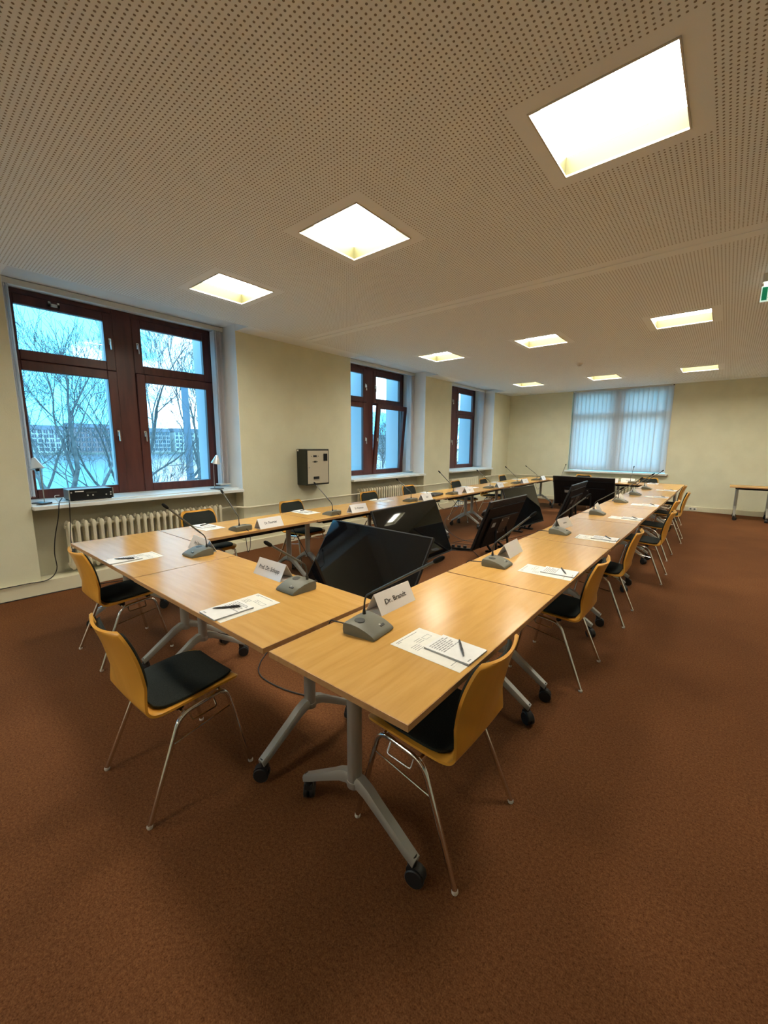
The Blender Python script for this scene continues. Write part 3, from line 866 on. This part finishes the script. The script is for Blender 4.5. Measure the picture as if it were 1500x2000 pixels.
def make_mic(loc, rz, label, group, edge=.16, dx=.30, dz=.33, lean=0.0):
    t = thing('gooseneck_microphone', label, 'microphone', loc, rz, group)
    b = add('base', MICB, t)
    add('speaker_grille', MIC_GRILLE, b); add('talk_button', MIC_BTN, b); add('indicator', MIC_LED, b)
    add('collar', MIC_COL, t)
    x0, y0, z0 = STEMX, -.055, .062
    tip = Vector((x0+lean, y0+dx, z0+dz))
    bend = Vector((x0, y0+.012, z0+.085))
    d = (tip-bend).normalized()
    pts = fillet([(x0, y0, z0), (x0, y0+.002, z0+.055), bend, tip-d*.05], .055, 6)
    a_ = pts[-2]; b_ = pts[-1]
    MB().tube(pts[:-1]+[a_.lerp(b_, .06)], .0042, 8).build('gooseneck', 'mic_stem', t, smooth=True)
    MB().tube([a_.lerp(b_, .05), a_.lerp(b_, .09), b_], [.0045, .0062, .0062], 10).build('stem_tube', 'stem_grey', t, smooth=True)
    q = tip-d*.058; N = d.to_track_quat('Z', 'Y').to_matrix().to_4x4()
    MB().lathe([(.004, 0), (.0095, .008), (.011, .02), (.011, .040), (.0085, .052), (.003, .058)], 12, Matrix.Translation(q) @ N).build('capsule', 'foam_black', t, smooth=True)
    e = -.055-edge
    r_ = random.uniform(-.03, .03)
    cp = catmull([(.02, -.08, .018), (.02, -.10, .012), (.02+r_*.3, e+.02, .005), (.02+r_*.5, e-.012, -.004), (.02+r_, e-.03, -.06), (.03+r_*2, e-.01, -.16), (.05+r_*3, e+.06, -.22), (.07, e+.14, -.10), (.07, e+.16, -.06)], 4)
    MB().tube(cp, .003, 6).build('cable', 'cable_black', t, smooth=True)
    return t
# stem positions measured on the right row (x of stem -1.22)
for i, y in enumerate((1.30, 2.66, 4.08, 5.58, 7.06, 8.34, 9.66)):
    make_mic((-1.165, y, TZ), R(-90+(6, 3, 0, 2, -2, 1, 0)[i]), 'grey gooseneck microphone, %s from the camera on the right-hand row' % ORD[i], 'table microphones', .15, (.40, .29, .29, .31, .30, .30, .30)[i], (.33, .34, .34, .29, .33, .33, .33)[i])
make_mic((-1.85, 1.425, TZ), R(180), 'grey gooseneck microphone on the near end table, right of its name card', 'table microphones', .12, .28, .27)
make_mic((-3.03, 1.42, TZ), R(181), 'grey gooseneck microphone on the near end table closest to the windows', 'table microphones', .14, .30, .36)
for i, y in enumerate((2.14, 3.37, 4.99, 6.22, 7.66, 9.05, 10.30)):
    make_mic((-3.635, y, TZ), R(90+(0, 3, -4, 2, 0, -3, 2)[i]), 'grey gooseneck microphone, %s from the camera on the window-side row' % ORD[i], 'table microphones', .07, .31, (.32, .32, .27, .34, .30, .32, .30)[i])
make_mic((-3.15, 10.98, TZ), R(0), 'grey gooseneck microphone at the far end, left before the blind', 'table microphones', .12)
make_mic((-1.62, 10.98, TZ), R(0), 'grey gooseneck microphone at the far end, right before the blind', 'table microphones', .12)

# ------------------------------------------------------------------ name cards
CH, CW, CL = .098, .105, .285
def tent_mesh(L):
    mb = MB()
    for s in (-1, 1):
        a = Vector((0, s*CW/2, 0)); b = Vector((0, 0, CH)); n = Vector((0, CH*s, CW/2)).normalized()*.0012
        mb.rings([[(-L/2, *(a-n)[1:]), (-L/2, *(a+n)[1:]), (-L/2, *(b+n)[1:]), (-L/2, *(b-n)[1:])], [(L/2, *(a-n)[1:]), (L/2, *(a+n)[1:]), (L/2, *(b+n)[1:]), (L/2, *(b-n)[1:])]])
    return mb.mesh('sleeve', ['card_white'])
TENT = tent_mesh(CL)
SL_ANG = math.atan2(CH, CW/2)
FLAP = MB().box(-CL/2, CL/2, -CW/2+.004, CW/2-.004, .0005, .002).mesh('bottom_flap', ['card_white'])
BAR = MB().box(-.04, .04, -.006, .006, 0, .0006).mesh('print_line', ['ink_grey'])
def name_card(loc, rz, label, text=None, width=.16, size=.034, bar=False):
    t = thing('name_card', label, 'name card', loc, rz, 'folded name cards')
    add('sleeve', TENT, t); add('bottom_flap', FLAP, t)
    for s in (-1, 1):
        rot = Euler((SL_ANG, 0, 0 if s < 0 else math.pi))
        p = Vector((0, s*(CW/4+.0022), CH/2+.0015))
        if text:
            add('lettering', TXT[text], t, p, rot)
        elif bar:
            add('print_line', BAR, t, p, rot)
    return t
TXT = {}
for k, w in (('Prof. Dr. Schupp', .215), ('Dr. Brandt', .17), ('Prof. Renner', .14), ('Dr. Fournier', .15), ('Dr. Wagemann', .15), ('Busch', .06), ('Berg', .06)):
    TXT[k] = text_mesh(k, .036, 'ink', w)
name_card((-2.165, 1.492, TZ), R(0), 'white folded name card at the centre of the near end, long printed name', 'Prof. Dr. Schupp')
name_card((-3.16, 1.52, TZ), R(-3), 'white folded name card behind the microphone closest to the windows', 'Prof. Renner')
name_card((-1.275, 1.60, TZ), R(90), 'white folded name card with short bold name in the right foreground', 'Dr. Brandt')
for i, (y, x, a) in enumerate(((3.02, -1.225, 93), (4.42, -1.25, 84), (5.86, -1.25, 96), (7.30, -1.25, 86), (8.62, -1.25, 92), (9.92, -1.25, 94))):
    name_card((x, y, TZ), R(a), 'white folded name card, %s from the camera on the right-hand row' % ORD[i+1], None, bar=(i > 0))
for i, (y, tx) in enumerate(((2.42, 'Dr. Fournier'), (3.74, 'Dr. Wagemann'), (5.28, 'Busch'), (6.66, 'Berg'), (7.98, None), (9.34, None), (10.56, None))):
    name_card((-3.545, y, TZ), R(90+(1, -2, 3, 0, 2, -4, 2)[i]), 'white folded name card, %s from the camera on the window-side row' % ORD[i], tx, bar=tx is None)
name_card((-2.05, 10.93, TZ), R(2), 'white folded name card on the far end table, left of two', None, bar=True)
name_card((-1.75, 11.2, TZ), R(-3), 'white folded name card on the far end table, right of two', None, bar=True)

# ------------------------------------------------------------------ paper, pads, pens
def sheet_print():
    mb = MB()
    z = .0013
    # heading, two columns of small print, a crest box
    for a, b, c, d in ((-.085, -.035, .131, .135), (-.03, .06, .131, .134), (-.085, -.06, .122, .125), (-.085, .02, -.138, -.1355)):
        mb.box(a, b, c, d, .0006, z)
    for k in range(3): mb.box(-.02+.0*k, .02, .085-.012*k, .0875-.012*k, .0006, z)
    mb.box(.03, .075, .082, .0835, .0006, z).box(.03, .075, .058, .0595, .0006, z).box(.03, .0315, .058, .0835, .0006, z).box(.0735, .075, .058, .0835, .0006, z)
    for k in range(4): mb.box(-.075, -.03+.004*(k % 2), .06-.011*k, .0625-.011*k, .0006, z)
    return mb.mesh('print', ['ink_grey'])
def pad_print():
    mb = MB(); z = .0074
    random.seed(3)
    for k in range(7):
        x = -.058
        while x < .045-.01*(k % 3):
            w = random.uniform(.010, .026); mb.box(x, x+w, .085-.0115*k, .0905-.0115*k, .007, z); x += w+.004
    mb.box(-.06, -.035, -.094, -.088, .007, z)
    return mb.mesh('print', ['ink_grey'])
SHEET = MB().box(-.105, .105, -.1485, .1485, 0, .0008).mesh('sheet', ['paper_white'])
SPRINT = sheet_print()
PADB = MB().box(-.074, .074, -.105, .105, .0, .0064).mesh('block', ['pad_edge'])
PADT = MB().box(-.074, .074, -.105, .105, .0062, .0071).mesh('top_page', ['pad_white'])
PPRINT = pad_print()
PENB = MB().tube([(0, -.066, .005), (0, -.058, .005), (0, -.04, .005), (0, .03, .0052), (0, .064, .005), (0, .068, .005)], [.0014, .003, .0048, .0052, .0042, .003], 10).mesh('barrel', ['pen_black'], smooth=True)
PENC = MB().box(-.002, .002, .022, .06, .0105, .0120).box(-.002, .002, .056, .062, .008, .0120).mesh('clip', ['rubber_black'])
PENG = MB().tube([(0, -.02, .005), (0, -.004, .005)], .0054, 10).mesh('grip_ring', ['mic_dark'], smooth=True)
def paper_set(x, y, rz, where, dx=.012, dy=-.062, pen=35, pen2=(.02, -.07), j=0.0):
    """sheet with a notepad and a pen on it; local +y points away from the sitter"""
    Mz = Matrix.Rotation(rz, 4, 'Z')
    def W(px, py, pz):
        p = Mz @ Vector((px, py, 0)); return (x+p.x, y+p.y, TZ+pz)
    s = thing('paper_sheet', 'white printed sheets ' + where, 'paper', W(0, 0, .0), rz, 'printed sheets on the tables')
    add('sheet', SHEET, s, (0, 0, .0007)); add('print', SPRINT, s, (0, 0, .0007))['kind'] = 'stuff'; add('under_sheet', SHEET, s, (.001, -.038, 0))
    n = thing('notepad', 'small white notepad lying on the sheets ' + where, 'notepad', W(dx, dy, .0022), rz+R(j), 'notepads on the tables')
    add('block', PADB, n); add('top_page', PADT, n); add('print', PPRINT, n)['kind'] = 'stuff'
    p = thing('pen', 'black ballpoint pen lying on the notepad ' + where, 'pen', W(pen2[0], pen2[1], .0097), rz+R(pen), 'pens on the notepads')
    add('barrel', PENB, p); add('clip', PENC, p); add('grip_ring', PENG, p)
for i, y in enumerate((1.363, 2.731, 4.06, 5.46, 6.93, 8.20, 9.62)):
    paper_set(-.8595, y, R(90+(-1, 2, 2, -1, 2, 0, 1)[i]), 'at the %s seat from the camera, right-hand row' % ORD[i], .032, -.0855, (-52, -63, -59, -57, -60, -58, -61)[i], (.043, -.108), (0, 1, -1, 2, 0, 1, 0)[i])
paper_set(-1.853, 1.0935, R(-1), 'at the near end, nearer the right-hand row', -.004, -.0935, -36, (-.02, -.088), 0)
paper_set(-3.28, 1.0845, R(1), 'at the near end, closest to the radiator', -.004, -.09, -43, (.01, -.085), -1)
for i, y in enumerate((1.99, 3.27, 4.75, 6.1, 7.55, 9.0, 10.2)):
    paper_set(-3.98, y, R(-90+(2, -1, 3, 0, -2, 1, 0)[i]), 'at the %s seat from the camera, window-side row' % ORD[i], 0, -.085, -68, (-.02, -.10), 1)
paper_set(-2.75, 11.2, R(180), 'at the far end, left seat', 0, -.085, 40, (0, -.09), 1)
paper_set(-1.25, 11.2, R(180), 'at the far end, right seat', 0, -.085, 40, (0, -.09), 1)

# flat dark conference unit on the window-side row
t = thing('conference_unit', 'dark flat conference unit with cable on the window-side table', 'device', (-3.76, 5.86, TZ), R(8))
MB().box(-.09, .09, -.19, .19, .002, .035).build('case', 'mic_dark', t, bevel=.012)
MB().box(-.03, .05, -.13, .02, .035, .040).build('key_field', 'rubber_black', t, bevel=.002)
MB().tube(catmull([(.0, -.19, .015), (.05, -.26, .008), (-.02, -.30, .006), (.03, -.22, .012)]), .006, 8).build('cable', 'cable_black', t, smooth=True)

# ------------------------------------------------------------------ monitors in the middle
def monitor(label, top_l, top_r, zt, h, tilt, side):
    """top edge from top_l to top_r (as seen from the screen side: left to right), screen normal leans back by tilt"""
    a = Vector((*top_l, zt)); b = Vector((*top_r, zt)); w = (b-a).length
    ex = (b-a).normalized(); up0 = Vector((0, 0, 1)); nrm = ex.cross(up0)        # horizontal screen normal
    ang = math.atan2(ex.y, ex.x)
    c = (a+b)/2
    down = -up0*math.cos(tilt) + nrm*math.sin(tilt)
    mid = c+down*h/2
    t = thing('display_monitor', label, 'monitor', (mid.x, mid.y, 0), ang, 'black display monitors standing between the tables')
    # local frame: x along the screen, -y = screen normal, z up
    L = Matrix.Translation((0, 0, mid.z)) @ Matrix.Rotation(-tilt, 4, 'X')
    def part(mb, name, m, par=t, **k):
        mb.v = [tuple(L @ Vector(p)) for p in mb.v]
        return mb.build(name, m, par, **k)
    part(MB().box(-w/2, w/2, -.012, .016, -h/2, h/2), 'frame', 'monitor_rim', bevel=.004)
    part(MB().box(-w/2+.012, w/2-.012, -.0135, -.0118, -h/2+.022, h/2-.012), 'screen', 'screen_glass')
    bk = part(MB().box(-w/2+.03, w/2-.03, .016, .030, -h/2+.03, h/2-.10).box(-w*.36, w*.36, .030, .058, -h/2+.04, h*.16), 'back_cover', 'plastic_black', bevel=.006)
    for k in range(5):
        part(MB().box(-w*.40, w*.40, .016, .020, h/2-.035-.016*k, h/2-.028-.016*k), 'vent_slot', 'rubber_black', bk)
    part(MB().box(-.13, .13, .058, .066, -.16, .10), 'wall_plate', 'monitor_rim', bk)
    for sx in (-.1, .1):
        for sz in (-.13, .07):
            part(MB().lathe([(.008, 0), (.008, .006)], 8, Matrix.Translation((sx, .066, sz)) @ Matrix.Rotation(-math.pi/2, 4, 'X')), 'screw', 'button_light', bk)
    part(MB().box(w*.22, w*.30, .058, .0595, -.02, .05), 'rating_label', 'ink_grey', bk)
    # low stand: two slim legs, each on a floor bar
    bz = mid.z-(h/2)*math.cos(tilt)
    for s in (-1, 1):
        pt = L @ Vector((s*.17, .05, -.08)); pl = L @ Vector((s*.17, .035, -h/2+.02))
        g = MB()
        g.tube([pt, (s*.20, .06, .03)], .018, 8).tube([pl, (s*.20, -.02, .03)], .018, 8)
        lg = g.build('leg', 'plastic_black', t, smooth=True)
        MB().box(s*.20-.03, s*.20+.03, -.10, .15, 0, .03).build('floor_bar', 'plastic_black', lg, bevel=.004)
    return t
monitor('large black monitor facing the near end, in front of the rest', (-3.02, 2.83), (-1.78, 2.79), .82, .70, R(33.6), 0)
monitor('black monitor facing right, behind the nearest monitor', (-3.10, 3.49), (-3.15, 4.92), .82, .77, R(23), 0)
monitor('black monitor turned to the windows, its back to the second name card', (-2.37, 6.38), (-2.41, 5.16), .82, .78, R(20.6), 0)
monitor('black monitor facing right, halfway down the window-side row', (-3.02, 6.94), (-2.89, 8.12), .82, .74, R(19.6), 0)
monitor('wide black monitor back facing the camera at the far end', (-1.81, 10.02), (-3.09, 9.92), .90, .77, R(27), 0)
monitor('black monitor with its back to the right-hand row, before the farthest one', (-2.10, 8.92), (-2.04, 7.63), .90, .69, R(19.7), 0)

# ------------------------------------------------------------------ cables on the floor and walls
def cable(label, pts, r=.0045, m='cable_black', name='power_cable', n=5):
    return tag(MB().tube(catmull(pts, n), r, 6).build(name, m, smooth=True), label, 'cable')
zf = .0055
cable('black cable looping across the carpet behind the nearest monitor', [(-2.6, 3.2, zf), (-2.1, 3.5, zf), (-1.75, 3.1, zf), (-1.62, 2.75, zf), (-1.8, 2.6, zf), (-1.95, 2.9, zf), (-1.6, 3.4, zf), (-1.5, 3.9, zf)])
cable('black cable coiled on the carpet beside the second monitor', [(-2.55, 5.2, zf), (-2.85, 5.5, zf), (-3.1, 5.35, zf), (-3.2, 5.65, .02), (-2.95, 5.8, zf), (-2.8, 5.5, .015), (-3.05, 5.3, .012), (-3.3, 5.5, zf), (-3.2, 6.1, zf), (-2.6, 6.6, zf)])
cable('black cable running along the carpet past the third monitor', [(-2.3, 4.8, zf), (-2.5, 5.3, zf), (-2.75, 6.2, zf), (-2.6, 7.2, zf), (-2.2, 8.6, zf), (-2.6, 9.6, zf)])
cable('black cable hanging from the window-side table to the carpet', [(-3.6, 6.4, .70), (-3.55, 6.3, .5), (-3.62, 6.0, .3), (-3.4, 5.9, .1), (-3.1, 6.0, zf), (-2.9, 6.3, zf)])
cable('black cable sagging under the window-side table', [(-3.6, 5.7, .70), (-3.6, 5.8, .56), (-3.6, 6.05, .50), (-3.6, 6.3, .56), (-3.6, 6.45, .70)])
cable('black cable hanging beside the first window-side table legs', [(-3.62, 2.75, .70), (-3.6, 2.85, .5), (-3.55, 2.95, .28), (-3.4, 3.05, .06), (-3.2, 3.1, zf)])
cable('black cable dropping from the amplifier down the wall', [(-5.47, 1.14, .99), (-5.40, 1.10, .96), (-5.335, 1.08, .93), (-5.335, 1.06, .80), (-5.36, 1.02, .6), (-5.37, 1.0, .42), (-5.36, 1.0, .25), (-5.365, .92, .155), (-5.37, .75, .152), (-5.365, .6, .152), (-5.37, .3, .152), (-5.365, -.1, .152)], .005)
cable('thin black cable from the sill down behind the radiator end', [(-5.47, 1.20, .96), (-5.38, 1.18, .945), (-5.335, 1.17, .93), (-5.34, 1.16, .75), (-5.36, 1.15, .5), (-5.37, 1.17, .3), (-5.42, 1.22, .155)], .004)
cable('black cable along the foot of the floor duct', [(-5.37, -.2, zf), (-5.365, .5, zf), (-5.36, 1.0, zf), (-5.30, 1.4, zf), (-5.1, 1.9, zf), (-4.6, 2.0, zf)], .005)
cable('pale cable draped over the sill at the amplifier', [(-5.52, 1.13, 1.02), (-5.47, 1.08, 1.02), (-5.43, 1.09, .97), (-5.41, 1.12, .952), (-5.44, 1.17, .951)], .0035, 'cable_white')
cable('black cable on the carpet under the near end tables', [(-1.75, 1.55, zf), (-2.1, 1.45, zf), (-2.4, 1.5, zf), (-2.7, 1.9, zf), (-3.0, 2.2, zf)])
t = thing('power_strip', 'black power strip with plugs on the carpet behind the nearest monitor', 'power strip', (-1.72, 3.30, 0), R(70))
MB().box(-.17, .17, -.028, .028, 0, .04).build('body', 'plastic_black', t, bevel=.006)
for k in range(3):
    MB().box(-.12+.09*k, -.07+.09*k, -.02, .02, .04, .075).build('plug', 'rubber_black', t, bevel=.006)
t = thing('power_strip', 'black power strip with plugs beside the second monitor', 'power strip', (-3.0, 5.42, 0), R(20))
MB().box(-.17, .17, -.028, .028, 0, .04).build('body', 'plastic_black', t, bevel=.006)
for k in range(3):
    MB().box(-.12+.09*k, -.07+.09*k, -.02, .02, .04, .075).build('plug', 'rubber_black', t, bevel=.006)

# ------------------------------------------------------------------ outside
GZ = -4.5
tag(MB().quad((-6.4, -200, GZ), (-6.4, 400, GZ), (-30, 400, GZ), (-30, -200, GZ)).build('riverbank', 'bank_soil'), 'grassy river bank below the windows', None, kind='structure')
tag(MB().quad((-30, -400, GZ-.6), (-30, 700, GZ-.6), (-330, 700, GZ-.6), (-330, -400, GZ-.6)).build('river', 'water'), 'pale blue river outside the windows', 'river', kind='stuff')
tag(MB().box(-700, -330, -500, 900, GZ-1, GZ+.4).build('far_bank', 'bank_soil'), 'far bank of the river', None, kind='structure')
tag(MB().quad((-6.4, YB-.7, GZ), (60, YB-.7, GZ), (60, -200, GZ), (-6.4, -200, GZ)).build('bounce_ground', 'bounce_pale'), 'unseen pale ground added behind the viewer to bounce daylight', None, kind='structure')  # unseen ground, added pale so that daylight bounces up to the ceiling
tag(MB().quad((-6.4, YF+.7, GZ), (60, YF+.7, GZ), (60, 200, GZ), (-6.4, 200, GZ)).build('courtyard', 'bank_soil'), 'courtyard behind the end wall', None, kind='structure')
def building(y0, y1, h, m, label, nx, nf, x=-345):
    t = thing('apartment_building', label, 'building', (x, y0, GZ+.4))
    L = y1-y0
    MB().box(-14, 0, 0, L, 0, h).build('wall', m, t)
    MB().prism([(-14.5, h), (.6, h), (-3, h+3.0), (-11, h+3.0)], 'y', -.4, L+.4).build('roof', 'house_roof', t)
    wm = MB().box(0, .15, -1.0, 1.0, 0, 2.0).mesh('window', ['house_glass'])
    fm = MB().box(.15, .2, -.08, .08, 0, 2.0).mesh('glazing_bar', ['house_wall_pale'])
    for f in range(nf):
        for k in range(nx):
            w = add('window', wm, t, (0, (k+.5)*L/nx, 1.2+f*(h-.6)/nf))
            add('glazing_bar', fm, w)
building(36, 78, 15, 'house_wall_pale', 'long pale apartment block across the river, leftmost in view', 14, 5)
building(80, 108, 17, 'house_wall_brick', 'reddish apartment block across the river beside the pale block', 9, 5)
building(110, 146, 15.5, 'house_wall', 'grey apartment block across the river behind the window mullion', 12, 5)
building(150, 200, 16, 'house_wall_pale', 'pale office block across the river seen through the right sash', 16, 5)
building(330, 420, 17, 'house_wall', 'grey block across the river seen through the middle window', 20, 5)

# lamp post
t = thing('lamp_post', 'blue grey lamp post outside the nearest window', 'lamp post', (-11.0, 5.11, GZ))
MB().lathe([(.14, 0), (.13, 1.2), (.105, 1.3), (.085, 7.75)], 12).build('pole', 'post_grey', t, smooth=True)
MB().lathe([(.10, 7.72), (.10, 7.80), (.02, 7.86)], 12).build('cap', 'post_grey', t, smooth=True)

# bare winter trees
def bare_tree(loc, label, seed, r0=.15, fork=3.6, levels=7, spread=.5, kids=3, rmin=.0045):
    rnd = random.Random(seed)
    t = thing('bare_tree', label, 'tree', loc, group='bare trees outside the windows')
    trunk = MB(); br = MB()
    def grow(p, d, ln, r, lv):
        n = 3 if lv > 2 else 2
        pts = [p]; q = p.copy(); dd = d.copy()
        for k in range(n):
            dd = (dd + Vector((rnd.uniform(-1, 1), rnd.uniform(-1, 1), rnd.uniform(-.4, .7)))*.17).normalized()
            q = q+dd*ln/n; pts.append(q.copy())
        rr = [max(r*(1-.40*k/n), rmin*.8) for k in range(n+1)]
        (trunk if lv >= levels-1 else br).tube(pts, rr, 7 if lv >= levels-1 else (4 if lv > 3 else 3), caps=False)
        if lv == 0 or pts[-1].x+loc[0] > -7.6: return
        m = kids
        if lv == levels: m = 4
        for k in range(m):
            f = 1.0 if k == 0 else rnd.uniform(.35, 1.0)
            if lv == levels: f = max(f, .8)
            i = min(n-1, int(f*n)); s = pts[i].lerp(pts[i+1], f*n-i)
            az = rnd.uniform(0, 2*math.pi); sp = spread*(.35 if k == 0 else rnd.uniform(.7, 1.6))
            u = dd.orthogonal().normalized(); v = dd.cross(u)
            nd = (dd*math.cos(sp) + (u*math.cos(az)+v*math.sin(az))*math.sin(sp) + Vector((0, 0, .08))).normalized()
            grow(s, nd, ln*rnd.uniform(.56, .82), max(r*(.60 if k == 0 else rnd.uniform(.36, .52)), rmin), lv-1)
    grow(Vector((0, 0, 0)), Vector((rnd.uniform(-.1, .1), rnd.uniform(-.1, .1), 1)).normalized(), fork, r0, levels)
    trunk.build('trunk', 'bark', t, smooth='all', fix=False)
    b = br.build('branches', 'bark', t, smooth='all', fix=False); b['kind'] = 'stuff'
    return t
bare_tree((-12.5, 2.45, GZ), 'bare tree with a forked limb outside the left half of the nearest window', 11, r0=.13, fork=3.6, levels=7)
bare_tree((-17.0, 5.15, GZ), 'bare tree behind the centre of the nearest window', 5, r0=.15, fork=3.9, levels=7)
bare_tree((-16.5, 8.05, GZ), 'bare tree beside the lamp post outside the nearest window', 23, r0=.13, fork=3.9, spread=.36, levels=7)
bare_tree((-27.0, 5.2, GZ), 'bare tree farther off outside the nearest window, far left', 31, r0=.17, fork=4.2, rmin=.008, levels=6)
bare_tree((-14.0, 16.85, GZ), 'bare tree outside the middle window', 42, r0=.12, fork=3.2, levels=6, kids=4)
bare_tree((-12.5, 22.5, GZ), 'bare tree outside the farthest left-wall window', 57, r0=.12, fork=3.2, levels=6, kids=4)
